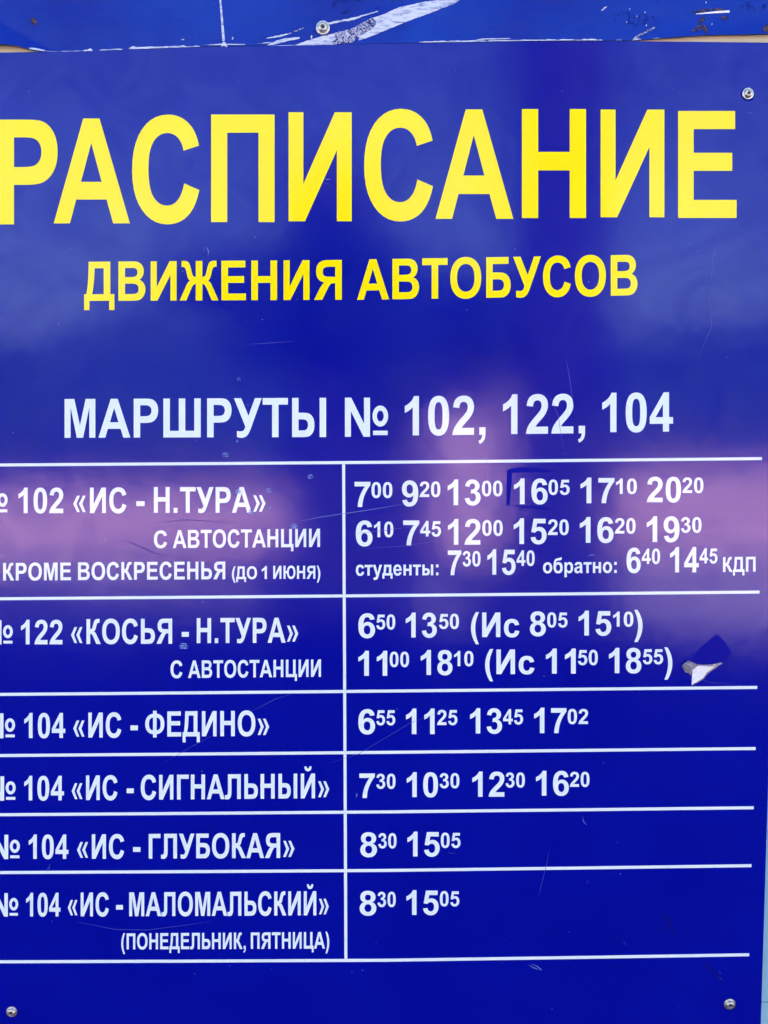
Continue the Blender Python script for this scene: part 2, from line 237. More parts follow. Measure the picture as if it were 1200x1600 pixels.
'р': (1251, 'M139 1062H401V906Q452 986 539 1036Q626 1086 732 1086Q917 1086 1046 941Q1175 796 1175 537Q1175 271 1045 123.5Q915 -24 730 -24Q642 -24 570.5 11Q499 46 420 131V-404H139ZM417 549Q417 370 488 284.5Q559 199 661 199Q759 199 824 277.5Q889 356 889 535Q889 702 822 783Q755 864 656 864Q553 864 485 784.5Q417 705 417 549Z'),
'а': (1139, 'M357 738L102 784Q145 938 250 1012Q355 1086 562 1086Q750 1086 842 1041.5Q934 997 971.5 928.5Q1009 860 1009 677L1006 349Q1006 209 1019.5 142.5Q1033 76 1070 0H792Q781 28 765 83Q758 108 755 116Q683 46 601 11Q519 -24 426 -24Q262 -24 167.5 65Q73 154 73 290Q73 380 116 450.5Q159 521 236.5 558.5Q314 596 460 624Q657 661 733 693V721Q733 802 693 836.5Q653 871 542 871Q467 871 425 841.5Q383 812 357 738ZM733 510Q679 492 562 467Q445 442 409 418Q354 379 354 319Q354 260 398 217Q442 174 510 174Q586 174 655 224Q706 262 722 317Q733 353 733 454Z'),
}
def parse(path, n=5):
    out, cur, x, y = [], [], 0.0, 0.0
    for op, args in re.findall(r'([MLHVQZ])([^MLHVQZ]*)', path):
        a = [float(v) for v in args.replace(',', ' ').split()]
        if op == 'M':
            if cur: out.append(cur)
            x, y = a; cur = [(x, y)]
        elif op == 'L': x, y = a; cur.append((x, y))
        elif op == 'H': x = a[0]; cur.append((x, y))
        elif op == 'V': y = a[0]; cur.append((x, y))
        elif op == 'Q':
            cx, cy, ex, ey = a
            for i in range(1, n + 1):
                t = i / n
                cur.append(((1-t)**2*x + 2*t*(1-t)*cx + t*t*ex, (1-t)**2*y + 2*t*(1-t)*cy + t*t*ey))
            x, y = ex, ey
        elif op == 'Z':
            out.append(cur); cur = []
    if cur: out.append(cur)
    res = []
    for c in out:
        d = []
        for p in c:
            if not d or abs(p[0]-d[-1][0]) + abs(p[1]-d[-1][1]) > 1: d.append(p)
        if abs(d[0][0]-d[-1][0]) + abs(d[0][1]-d[-1][1]) < 1: d.pop()
        res.append(d)
    return res
GL = {k: (adv, parse(p)) for k, (adv, p) in G.items()}
# Ж: centre stem with a pair of mirrored arms; Ю: stem, bar and ring; №: N, ring and underline
ax = lambda x: 1023 + (x - 446) * 0.86
arm = parse('M446 870Q555 870 600 920Q640 970 690 1130Q770 1380 850 1425Q930 1473 1100 1473Q1150 1473 1200 1468V1250Q1060 1255 1020 1210Q975 1165 930 1010Q880 850 840 800Q800 755 740 735Q870 700 960 540L1300 0H950L680 450Q590 610 446 615')[0]
rt = [(ax(x), y) for x, y in arm]
lf = [(1750 - x, y) for x, y in rt][::-1]
GL['Ж'] = (1750, [[(727, 1466), (1023, 1466)] + rt + [(1023, 0), (727, 0)] + lf])
GL['Ю'] = (1960, [[(150, 0), (150, 1466), (446, 1466), (446, 866), (648, 866), (648, 620), (446, 620), (446, 0)]] +
           [[(x * 0.86 + 571, y) for x, y in c] for c in GL['О'][1]])
def ring(cx, cy, rx, ry, n=28): return [(cx + rx * math.cos(2*math.pi*i/n), cy + ry * math.sin(2*math.pi*i/n)) for i in range(n)]
GL['№'] = (2280, parse('M150 0V1466H438L1038 487V1466H1313V0H1016L425 956V0Z') + [ring(1795, 775, 365, 395), ring(1795, 775, 160, 205), [(1460, 60), (1460, 225), (2135, 225), (2135, 60)]])

RELIEF = 0.00022
def filled(contours, mapf, bm, depth=RELIEF):
    """fill the outlines (holes by even-odd), map em units to the board and give the film its thickness"""
    cu = bpy.data.curves.new('outline', 'CURVE'); cu.dimensions = '2D'; cu.fill_mode = 'BOTH'
    for c in contours:
        s = cu.splines.new('POLY'); s.points.add(len(c) - 1); s.use_cyclic_u = True
        for p, (x, y) in zip(s.points, c): p.co = (x / 1000, y / 1000, 0, 1)
    o = bpy.data.objects.new('outline', cu)
    me = bpy.data.meshes.new_from_object(o)
    base = len(bm.verts); vs = []
    for v in me.vertices:
        vs.append(bm.verts.new(mapf(v.co.x * 1000, v.co.y * 1000, -depth)))
    for p in me.polygons:
        try: bm.faces.new([vs[i] for i in p.vertices])
        except ValueError: pass
    for c in contours:
        a = [bm.verts.new(mapf(x, y, -depth)) for x, y in c]
        b = [bm.verts.new(mapf(x, y, 0.00005)) for x, y in c]
        for i in range(len(c)):
            j = (i + 1) % len(c); bm.faces.new((a[i], a[j], b[j], b[i]))
    bpy.data.objects.remove(o); bpy.data.curves.remove(cu); bpy.data.meshes.remove(me)

def text(bm, s, x0, x1, top0, base0, top1=None, base1=None):
    """a run of letters with its ink between x0 and x1 (photo px), cap tops and baselines at both ends"""
    if top1 is None: top1, base1 = top0, base0
    pen, cs = 0.0, []
    for ch in s:
        adv, cc = GL[ch]
        cs.append([[(x + pen, y) for x, y in c] for c in cc]); pen += adv
    xs = [p[0] for g in cs for c in g for p in c]; a, b = min(xs), max(xs)
    def mp(x, y, d):
        t = (x - a) / (b - a); px = x0 + t * (x1 - x0)
        tp, bs = top0 + (top1 - top0) * t, base0 + (base1 - base0) * t
        return P(px - 0.0 , bs + (tp - bs) * y / 1466.0, d)
    for g in cs: filled(g, mp, bm)

# ------------------------------------------------------------------ setting
gb = bmesh.new(); bmesh.ops.create_grid(gb, x_segments=1, y_segments=1, size=600)
ground = from_bm('ground', gb, M['ground']); ground['kind'] = 'structure'
pb = bmesh.new(); 
fr = [(-10, 0.02), (10, 0.02), (10, -3.4), (-10, -12.9)]  # unseen dark slab added; its skewed edge stands in for the shadow boundary
lo = [pb.verts.new((x, y, -0.2)) for x, y in fr]; hi = [pb.verts.new((x, y, 0.02)) for x, y in fr]
pb.faces.new(lo); pb.faces.new(hi)
for k in range(4): pb.faces.new((lo[k], lo[(k+1) % 4], hi[(k+1) % 4], hi[k]))
pav = from_bm('shade_pavement', pb, M['asphalt']); pav['kind'] = 'structure'

lb = bmesh.new(); box(lb, -150, 150, -200, -13.35, -0.2, 0.03)
added_lawn = from_bm('added_lawn', lb, M['leaf']); added_lawn['kind'] = 'structure'  # unseen dark field, added so the far ground mirrors less brightly
WALL_Y = 0.026
wallt = thing('building_wall', 'pale blue painted wall behind the boards, showing at the lower right edge', 'wall', (0, WALL_Y, 0))
seam = at(1196, 1586)[1]
zs = [0.02] + [seam + k * 0.55 for k in range(-1, 7)]
zs = [z for z in zs if z >= 0.02] ; top_z = 4.7; zs.append(top_z)
for z0, z1 in zip(zs, zs[1:]):
    b_ = bmesh.new(); box(b_, -10, 10, WALL_Y, WALL_Y + 0.03, z0 + 0.0004, z1 - 0.0004)
    from_bm('siding_panel', b_, M['siding'], wallt)
b_ = bmesh.new(); box(b_, -10, 10, WALL_Y + 0.031, WALL_Y + 4, 0.02, top_z)
from_bm('core', b_, M['siding'], wallt)

# mounting rail behind the joint of the two boards
rz0, rz1 = at(600, 118)[1], at(600, 22)[1]
rt_ = bmesh.new(); box(rt_, at(-70, 60)[0], at(1262, 60)[0], 0.0052, WALL_Y - 0.001, rz0, rz1)
bmesh.ops.bevel(rt_, geom=rt_.edges[:], offset=0.001, segments=1, affect='EDGES')
rail = from_bm('mounting_rail', rt_, M['wood'])
rail['label'] = 'beige wooden rail showing in the gap between the two blue boards'; rail['category'] = 'rail'

# ------------------------------------------------------------------ panels
def interp(pts, x):
    if x <= pts[0][0]: return pts[0][1]
    for (a, b), (c, d) in zip(pts, pts[1:]):
        if x <= c: return b + (d - b) * (x - a) / (c - a)
    return pts[-1][1]
def edge_x(y): return 1197 + (1360 - y) * 0.031
def sheet(name, material, parent, cols, fx, ftop, fbot, rows, fdepth, thick):
    """a sheet of metal: a grid in the board's plane with relief, closed at the back"""
    bm = bmesh.new(); F, B = [], []
    for j in range(rows + 1):
        v = j / rows; rf, rb = [], []
        for i in range(cols + 1):
            u = i / cols
            px0 = fx(u, 0.0); yt, yb = ftop(px0), fbot(px0)
            py = yt + (yb - yt) * v; px = fx(u, py)
            q = P(px, py); d = fdepth(px, py, u, v)
            rf.append(bm.verts.new((q.x, d, q.z))); rb.append(bm.verts.new((q.x, d + thick, q.z)))
        F.append(rf); B.append(rb)
    for j in range(rows):
        for i in range(cols):
            bm.faces.new((F[j][i], F[j][i+1], F[j+1][i+1], F[j+1][i]))
            bm.faces.new((B[j][i], B[j+1][i], B[j+1][i+1], B[j][i+1]))
    for i in range(cols):
        for r, s in ((F[0], B[0]), (F[-1], B[-1])): bm.faces.new((r[i], r[i+1], s[i+1], s[i]))
    for j in range(rows):
        for k in (0, -1): bm.faces.new((F[j][k], F[j+1][k], B[j+1][k], B[j][k]))
    return from_bm(name, bm, material, parent)

board = thing('timetable_board', 'large blue bus timetable board with yellow title and white rows of departure times', 'timetable', tuple(P(600, 1660)))
TOP = [(-70, 83), (0, 82), (60, 81), (150, 79.5), (300, 74), (450, 71.3), (600, 68.5), (800, 65.3), (1000, 64.3), (1200, 66.5), (1240, 67)]
def roll(px, py, u, v):
    d = (edge_x(py) - px)
    return 0.0014 * (1 - d / 7.0) ** 2 if d < 7 else 0.0
US = [0.0, 0.25, 0.5, 0.75] + [1 - k / 1290 for k in (60, 30, 15, 10, 7, 5, 3.4, 2, 0.9, 0)]
def fx_main(u, py):
    n = len(US) - 1; uu = US[min(n, int(round(u * n)))]
    return -62 + (edge_x(py) + 62) * uu
# a finer top edge needs more columns: spread them
US = [k / 40 for k in range(39)] + [1 - k / 1290 for k in (25, 15, 10, 7, 5.5, 4, 2.8, 1.7, 0.8, 0)]
sheet('panel', M['blue'], board, len(US) - 1, fx_main, lambda x: interp(TOP, x), lambda x: 1662, 24, roll, 0.003)

# screws
def screw(px, py, r, parent, ang, socket=False, lift=0.0, tilt=0.0):
    c = P(px, py, -0.0001 + lift); s = r * UNIT
    prof = [(1.0, 0.0), (1.02, 0.08), (0.98, 0.16), (0.90, 0.17), (0.80, 0.12), (0.76, 0.30), (0.68, 0.50), (0.52, 0.64), (0.36, 0.66), (0.28, 0.62), (0.22, 0.50), (0.0, 0.46)]
    bm = bmesh.new(); n = 28; rings = []
    for pr, ph in prof:
        if pr == 0: rings.append([bm.verts.new((0, -ph * s, 0))]); continue
        rings.append([bm.verts.new((pr * s * math.cos(2*math.pi*k/n), -ph * s, pr * s * math.sin(2*math.pi*k/n))) for k in range(n)])
    for a, b in zip(rings, rings[1:]):
        for k in range(n):
            j = (k + 1) % n
            if len(b) == 1: bm.faces.new((a[k], a[j], b[0]))
            else: bm.faces.new((a[k], a[j], b[j], b[k]))
    rm = Matrix.Rotation(tilt, 4, 'X')
    for v in bm.verts: v.co = rm @ v.co + c
    o = from_bm('screw', bm, M['zinc'], parent, smooth=True)
    bm = bmesh.new(); w_, l_ = 0.085 * s, (0.20 if socket else 0.40) * s
    pts = []
    if socket: pts = [(0.2*s*math.cos(math.pi/3*k), 0.2*s*math.sin(math.pi/3*k)) for k in range(6)]
    else:
        for k in range(4):
            a = math.pi/2*k
            for x, y in ((l_, -w_*.7), (l_, w_*.7), (w_, w_)):
                pts.append((x*math.cos(a)-y*math.sin(a), x*math.sin(a)+y*math.cos(a)))
    pr = [(x*math.cos(ang)-y*math.sin(ang), x*math.sin(ang)+y*math.cos(ang)) for x, y in pts]
    A = [bm.verts.new(rm @ Vector((x, -0.675*s, z)) + c) for x, z in pr]
    B = [bm.verts.new(rm @ Vector((x, -0.40*s, z)) + c) for x, z in pr]
    bm.faces.new(A)
    for k in range(len(A)):
        j = (k+1) % len(A); bm.faces.new((A[k], A[j], B[j], B[k]))
    from_bm('drive_recess', bm, M['dark_metal'], o)
screw(1168.5, 146.5, 8.6, board, 0.3)
screw(1140, 1568.5, 9.2, board, 0.9, tilt=0.08)
screw(18.5, 1580.5, 8.6, board, 0.5)

# rules of the table
def strip(pts, wid, depth=RELIEF, vertical=False):
    bm = bmesh.new(); h = wid / 2; a, b = [], []
    for x, y in pts:
        if vertical: a.append((x - h, y)); b.append((x + h, y))
        else: a.append((x, y - h)); b.append((x, y + h))
    prev = None
    for p, q in zip(a, b):
        cur = [bm.verts.new(P(*p, -depth)), bm.verts.new(P(*q, -depth)), bm.verts.new(P(*q, 0.00005)), bm.verts.new(P(*p, 0.00005))]
        if prev is None: bm.faces.new(cur)
        else:
            for k in range(4): bm.faces.new((prev[k], prev[(k+1) % 4], cur[(k+1) % 4], cur[k]))
        prev = cur
    bm.faces.new(prev); return bm
for (ya, yb, xe, ye) in ((726.5, 722.3, 1190.5, 716.5), (935.5, 930.5, 1186.5, 925), (1085, 1079.8, 1183, 1074), (1180.5, 1175.5, 1180.5, 1169.5),
                         (1273, 1268.5, 1177.5, 1262), (1363.3, 1360, 1174, 1352.5), (1502.7, 1500.3, 1170.5, 1491.7)):
    yl = ya + (ya - yb) * 0.07
    from_bm('row_rule', strip([(-45, yl), (0, ya), (300, ya*.48+yb*.52 + 0.2), (600, yb), (900, (yb+ye)/2), (xe, ye)], 4.6), M['white'], board)
# the column rule is cut between the row rules it meets so that no faces coincide
cy = [(723.0, 933.2 - 2.6), (930.9 + 2.6, 1080.3 - 2.6), (1080.3 + 2.6, 1176 - 2.6), (1176 + 2.6, 1269 - 2.6), (1269 + 2.6, 1360.4 - 2.4), (1360.4 + 2.6, 1500.6 - 2.6)]
cy[0] = (722.8 + 2.6, 931.0 - 2.6)
def cxx(y): return 536.9 + (y - 727) * 3.6 / 770
for a, b in cy:
    from_bm('column_rule', strip([(cxx(a), a), (cxx(b), b)], 4.6, vertical=True), M['white'], board)

# title, every letter a part of its own
for ch, x0, x1, t, b in (('Р', -2.5, 90, 187, 350.6), ('А', 84, 203, 185.2, 349), ('С', 206.5, 311.5, 181.5, 347.8), ('П', 330, 429, 179, 347), ('И', 451, 549.5, 175.5, 345.7),
                         ('С', 569, 676.5, 172.5, 343.2), ('А', 680.5, 802, 171, 342), ('Н', 815.5, 915.5, 170.5, 340.6), ('И', 938.5, 1038, 171.3, 339.5), ('Е', 1059.5, 1150.8, 173.5, 340.6)):
    bm = bmesh.new(); text(bm, ch, x0, x1, t, b); o = from_bm('title_letter', bm, M['yellow'], board)
    o['label'] = 'yellow letter ' + ch + ' of the title'
def word(name, s, *a, mat_='white', lab=None):
    bm = bmesh.new(); text(bm, s, *a); o = from_bm(name, bm, M[mat_], board)
    o['label'] = lab or ('white lettering ' + s); return o
word('subtitle_word', 'ДВИЖЕНИЯ', 131.5, 534, 409, 470.2, 406.2, 468.4, mat_='yellow', lab='yellow word ДВИЖЕНИЯ')
word('subtitle_word', 'АВТОБУСОВ', 558, 996, 405.5, 468.5, 398, 461.5, mat_='yellow', lab='yellow word АВТОБУСОВ')
word('heading_word', 'МАРШРУТЫ', 101, 509.5, 623.5, 684, 621.5, 682.8)
word('heading_word', '№', 539, 606.5, 621.3, 682.3)
word('heading_word', '102,', 632.5, 758.5, 619.3, 680.3, 618, 679.3)
word('heading_word', '122,', 786, 914, 616.5, 678.3, 615, 677)
word('heading_word', '104', 941, 1051.5, 614, 675.3, 613, 674.3)
L = [
 ('№', -33, 12, 762.5, 802), ('102', 29, 98.8, 762, 801.8), ('«ИС', 114.5, 197.5, 761.8, 801.7), ('-', 213, 226, 761.5, 801.3), ('Н.ТУРА»', 240.5, 415, 761, 801.2),
 ('С', 240.5, 261, 829, 856.3), ('АВТОСТАНЦИИ', 270, 500, 828.4, 856.3, 826, 854.5),
 ('КРОМЕ', 5, 111, 879.6, 907, 879, 906.4), ('ВОСКРЕСЕНЬЯ', 122, 352, 878.6, 906.3, 877.3, 905), ('(ДО', 362.5, 401.5, 885, 904.7), ('1', 409, 417, 884.5, 904.5), ('ИЮНЯ)', 427, 500.5, 884, 904.3),
 ('№', -22, 20, 969, 1007), ('122', 33, 97.5, 968.5, 1006.7), ('«КОСЬЯ', 111, 269, 967.5, 1006.3, 966.5, 1005.7), ('-', 284, 295, 966.5, 1005), ('Н.ТУРА»', 307.5, 466, 965.8, 1004.8, 965, 1004),
 ('С', 266.5, 285, 1032.2, 1059.4), ('АВТОСТАНЦИИ', 294, 501.5, 1032, 1059.3, 1030.3, 1057.3),
 ('№', -19.5, 23.5, 1114.5, 1153.5), ('104', 38, 102, 1114, 1153), ('«ИС', 114.5, 189.5, 1113.3, 1152.4), ('-', 204, 215.5, 1112, 1151.5), ('ФЕДИНО»', 227, 420.5, 1111.8, 1151, 1110.3, 1149.8),
 ('№', -18.5, 24.5, 1213, 1251), ('104', 38, 100, 1212.3, 1250.5), ('«ИС', 112, 183.5, 1211.5, 1250), ('-', 198, 209, 1211, 1249.5), ('СИГНАЛЬНЫЙ»', 220, 514.5, 1211, 1249.6, 1208.3, 1247),
 ('№', -12, 31, 1304.3, 1342.3), ('104', 45, 107, 1304, 1341.8), ('«ИС', 120.5, 194, 1303.5, 1341.7), ('-', 208, 219.5, 1303, 1341), ('ГЛУБОКАЯ»', 232.5, 460, 1303, 1341.4, 1301.3, 1340.3),
 ('№', -10, 28.5, 1395.5, 1432), ('104', 41, 94.5, 1395, 1431.7), ('«ИС', 106, 170, 1394.5, 1431.6), ('-', 181.5, 192, 1394, 1431), ('МАЛОМАЛЬСКИЙ»', 202, 513.7, 1394.3, 1431.5, 1392.3, 1430),
 ('(ПОНЕДЕЛЬНИК,', 189.5, 384, 1458.5, 1483.3, 1457, 1482.6), ('ПЯТНИЦА)', 392, 514.5, 1457, 1482.4, 1456, 1482),
 ('студенты:', 556, 685, 876.3, 899.4, 875.5, 898.8), ('обратно:', 848.5, 963.5, 872.5, 895.6, 871.5, 895), ('КДП', 1129.7, 1180.5, 870.5, 893.8, 869.8, 893.2),
 ('(Ис', 736, 811.5, 957, 995.3), ('(Ис', 758, 835, 1014.8, 1053.2),
 (')', 991, 1004, 953.5, 991.8), (')', 1038, 1050.5, 1012, 1050.5)]
for a in L:
    word('note_word' if not (a[0][0] in '№«-' or a[0][0].isdigit()) else 'route_word', *a)
T = [ # hour, minutes
 ('7', 554, 578.7, 752.3, 792, '00', 580.5, 613, 753.3, 777.8), ('9', 628, 653.5, 750.7, 790.8, '20', 655.5, 688, 752.3, 776.5),
 ('13', 699.5, 751, 749.2, 789.3, '00', 753, 785, 751, 775.2), ('16', 803, 855.5, 747.7, 787.7, '05', 857, 890, 749.3, 773),
 ('17', 907, 960, 746.3, 786.2, '10', 962.5, 995, 747.7, 771.7), ('20', 1010.5, 1064, 745, 784.7, '20', 1066, 1099, 746, 770.2),
 ('6', 556, 582, 813.3, 853.2, '10', 584.5, 614.5, 815, 839.2), ('7', 630, 655, 812.7, 852.4, '45', 656.5, 689, 814, 838.2),
 ('12', 700, 750.5, 811, 851, '00', 753.5, 785.5, 812.7, 837), ('15', 802.5, 854, 810, 849.9, '20', 856, 888.5, 811.5, 835.8),
 ('16', 906, 958.5, 808, 848, '20', 960.5, 993, 809.5, 833.7), ('19', 1010.5, 1061.6, 806.7, 846.9, '30', 1064, 1096, 808, 832.2),
 ('7', 699.7, 720.7, 859.5, 898.7, '30', 722.8, 750.7, 861, 884.8), ('15', 761.5, 805.5, 858.3, 897.8, '40', 807, 835.3, 860, 884),
 ('6', 979, 1001, 855.7, 895, '40', 1002.7, 1031.3, 857.3, 881), ('14', 1047, 1091.7, 854.8, 894.3, '45', 1093, 1121, 856.7, 880.3),
 ('6', 560, 586, 958.3, 996.7, '50', 588, 617.5, 960, 983.3), ('13', 634, 682.5, 957.3, 996, '50', 686, 717, 959, 982.4),
 ('8', 828, 852.7, 955.3, 993.7, '05', 855, 886.7, 956.7, 980.2), ('15', 904, 955, 954.3, 992.9, '10', 958, 989.5, 955.7, 979),
 ('11', 560, 605, 1017, 1055.7, '00', 609, 639, 1018.3, 1042), ('18', 657.5, 707, 1015.7, 1054.5, '10', 709.5, 739.7, 1017.2, 1040.7),
 ('11', 853, 899.5, 1013.5, 1052.4, '50', 903, 934, 1015.4, 1039), ('18', 951.5, 1002, 1012.4, 1051.7, '55', 1004.5, 1036, 1014.1, 1037.6),
 ('6', 560, 586, 1108, 1146.9, '55', 588, 617.5, 1109.4, 1133), ('11', 634.5, 679, 1107.2, 1146.9, '25', 683, 714.7, 1109.1, 1132.7),
 ('13', 734.5, 784.5, 1106.6, 1146, '45', 786, 817.2, 1108.1, 1131.7), ('17', 834.5, 885, 1105.9, 1145.4, '02', 887, 918.7, 1107.7, 1131.1),
 ('7', 561.5, 585.5, 1208, 1246.7, '30', 588, 618, 1208.9, 1232.2), ('10', 635.5, 684.3, 1206.7, 1245.3, '30', 687, 717.7, 1208, 1231.3),
 ('12', 738, 788, 1205.7, 1244.7, '30', 790, 820, 1207, 1230.3), ('16', 837.5, 888.7, 1204.5, 1243, '20', 890.3, 921, 1206, 1229.2),
 ('8', 563, 589, 1300.5, 1338.8, '30', 591, 619.5, 1301.8, 1325.2), ('15', 636.5, 687, 1299.5, 1338, '05', 688.8, 719.5, 1301, 1324.6),
 ('8', 562, 588, 1392, 1430.2, '30', 590, 618.3, 1393.4, 1416.8), ('15', 635, 685.3, 1391, 1429.3, '05', 687.3, 717.7, 1392.3, 1415.9)]
for r in T:
    bm = bmesh.new(); text(bm, *r[:5]); text(bm, *r[5:])
    o = from_bm('departure_time', bm, M['white'], board)
    o['label'] = 'white departure time %s:%s with raised minutes' % (r[0], r[5])

# wear: thin scratches, dried drops, tape traces
def flake(pts, material, name, parent, y=-0.0003, jag=0.0, sub=4):
    """a thin raised or scraped patch with a ragged outline, photo px"""
    out = []
    for k, (x, y_) in enumerate(pts):
        x2, y2 = pts[(k + 1) % len(pts)]
        n = max(1, int(math.hypot(x2 - x, y2 - y_) / sub)) if jag else 1
        for i in range(n):
            t = i / n; q = (x + (x2 - x) * t, y_ + (y2 - y_) * t)
            if jag: q = (q[0] + rng.uniform(-jag, jag), q[1] + rng.uniform(-jag, jag))
            out.append(q)
    bm = bmesh.new(); filled([[(a, b) for a, b in out]], lambda X, Y, d: P(X, Y, (y(X, Y) if callable(y) else y) + (0 if d < 0 else 0.0004)), bm)
    return from_bm(name, bm, material, parent)
def line(pts, wid, material, name='scratch', parent=None, y=-0.00032):
    bm = bmesh.new(); prev = None; n = len(pts)
    for i, (x, y_) in enumerate(pts):
        x0, y0 = pts[max(0, i-1)]; x1, y1 = pts[min(n-1, i+1)]
        l = math.hypot(x1-x0, y1-y0); nx, ny = -(y1-y0)/l, (x1-x0)/l
        h = wid/2 * (0.25 if i in (0, n-1) else 1)
        cur = [bm.verts.new(P(x+nx*h, y_+ny*h, y)), bm.verts.new(P(x-nx*h, y_-ny*h, y))]
        if prev: bm.faces.new((prev[0], prev[1], cur[1], cur[0]))
        prev = cur
    return from_bm(name, bm, material, parent if parent else board)
for pts, wd, k in (
    ([(470, 814), (500, 808), (540, 802), (575, 797), (628, 788)], 0.9, 'scratch'),
    ([(540, 835), (600, 829), (650, 822)], 0.7, 'scratch_soft'), ([(560, 858), (630, 853), (700, 843)], 0.6, 'scratch_soft'),
    ([(515, 1192), (560, 1178), (640, 1130), (700, 1108)], 0.6, 'scratch_soft'), ([(390, 1113), (430, 1092), (460, 1083)], 0.8, 'scratch_soft'),
    ([(258, 1191), (300, 1166), (350, 1140)], 0.7, 'scratch_soft'),
    ([(858, 1329), (853, 1355), (845, 1385), (842, 1400)], 0.8, 'scratch_soft'), ([(120, 1440), (180, 1452), (230, 1453), (330, 1440)], 1.0, 'scratch_soft'),
    ([(1118, 393), (1114, 402), (1112, 413)], 1.2, 'scratch'), ([(1126, 420), (1130, 423)], 1.6, 'scratch'), ([(1088, 392), (1091, 394)], 1.6, 'scratch'),
    ([(322, 386), (326, 392), (325, 399)], 1.6, 'scratch'), ([(318, 388), (320, 394)], 1.0, 'scratch'),
    ([(506, 278), (512, 281), (517, 279)], 1.0, 'scratch'), ([(507, 286), (516, 288)], 0.8, 'scratch'),
    ([(918, 869), (924, 867), (930, 867)], 1.2, 'scratch'), ([(1170, 150), (1174, 152)], 1.2, 'scratch'), ([(1168, 177), (1175, 176)], 1.5, 'scratch'),
    ([(910, 1276), (912, 1284), (917, 1289)], 1.2, 'scratch'), ([(974, 1470), (978, 1476)], 1.2, 'scratch'), ([(916, 1380), (920, 1375)], 1.0, 'scratch'),
    ([(556, 1239), (558, 1242), (556, 1246)], 1.8, 'scratch'), ([(78, 1350), (77, 1356), (72, 1358)], 0.9, 'scratch'), ([(82, 1438), (80, 1442)], 1.4, 'scratch'),
    ([(826, 1507), (834, 1512), (843, 1515)], 1.3, 'scratch'), ([(831, 1506), (840, 1510), (846, 1515), (845, 1517)], 1.2, 'scratch'),
    ([(1123, 1518), (1126, 1521)], 1.8, 'scratch'), ([(1124, 1526), (1128, 1531)], 1.0, 'scratch'), ([(480, 1060), (484, 1056)], 1.0, 'scratch_soft'),
    ([(860, 620), (872, 650), (880, 700)], 0.8, 'scratch_soft'), ([(884, 560), (890, 590), (898, 650)], 0.8, 'scratch_soft'),
    ([(762, 707), (757, 740), (762, 772)], 0.7, 'scratch_soft'), ([(390, 538), (420, 536), (460, 533)], 0.8, 'scratch_soft'),
    ([(700, 1330), (704, 1333), (714, 1334)], 0.8, 'scratch_soft'), ([(600, 700), (606, 720)], 0.6, 'scratch_soft'),
    ([(1117, 330), (1115, 395), (1108, 470), (1112, 510), (1090, 560)], 0.8, 'scratch_soft'),
    ([(1085, 1058), (1108, 1066), (1140, 1068)], 0.6, 'scratch_soft')):
    line(pts, wd, M[k])
for x, y, s in ((352, 710.5, 1.0), (485, 744.5, 0.9), (420.5, 766, 1.0), (460, 822, 1.05), (287, 1009, 1.25), (372, 768, 0.9), (392, 800, 0.8), (373, 592, 0.6), (422, 794, 0.6), (371, 689, 0.5)):
    for dy, w2 in ((-2.4, 4.2), (0.2, 6), (2.8, 5)):
        flake([(x + math.cos(a) * w2 * s, y + dy * s + math.sin(a) * 0.95 * s) for a in [k * math.pi / 5 for k in range(10)]], M['smear'], 'dried_drop', board, jag=0.25, sub=30)
for k in range(70):       # dust nicks
    x, y = rng.uniform(20, 1170), rng.uniform(95, 1580)
    s = rng.uniform(0.35, 0.95)
    flake([(x + s*math.cos(a), y + s*0.8*math.sin(a)) for a in (0.3, 1.5, 2.7, 3.9, 5.2)], M['scratch'], 'nick', board)
for x, y, r in ((1168.5, 146.5, 8.6), (1140, 1568.5, 9.2), (18.5, 1580.5, 8.6)):      # dirt held round the screws
    flake([(x + (r + 2.2 + rng.uniform(-1, 1.2)) * math.cos(a), y + 0.8 + (r + 2.2 + rng.uniform(-1, 1.2)) * math.sin(a)) for a in [k * math.pi / 9 for k in range(18)]], M['residue2'], 'dirt_ring', board, y=-0.00006)
for pts in ([(195, 845), (215, 852), (235, 862), (262, 871)], [(270, 869), (290, 873)], [(240, 818), (290, 812), (380, 818)], [(80, 812), (100, 808)], [(120, 812), (135, 822)]):
    line(pts, 0.9, M['residue'], 'rub_mark')
# trace of tape round one time
flake([(792, 735), (801, 731), (816, 730), (840, 731.5), (864, 735), (862, 738), (838, 738), (812, 738), (800.5, 739), (798.5, 765), (797, 789), (791, 791)], M['residue'], 'tape_trace', board, y=-0.00012, jag=0.5, sub=6)
flake([(799, 789.5), (832, 790.5), (866, 793), (862, 796), (838, 795.5), (812, 792)], M['residue'], 'tape_trace', board, y=-0.00012, jag=0.4, sub=6)
flake([(1078, 1030), (1098, 1008), (1120.5, 990.5), (1133, 1003), (1143, 1020), (1131, 1031), (1126, 1035), (1090, 1038.5)], M['residue'], 'tape_trace', board, y=-0.00012, jag=0.5, sub=5)
flake([(1036, 1430), (1042, 1428), (1051, 1444), (1058, 1462), (1055, 1464), (1044, 1449)], M['residue2'], 'grime_spot', board, y=-0.00012, jag=0.8)
flake([(1098, 1506), (1104, 1504), (1124, 1524), (1130, 1534), (1124, 1533), (1110, 1519)], M['residue2'], 'grime_spot', board, y=-0.00012, jag=1.0)

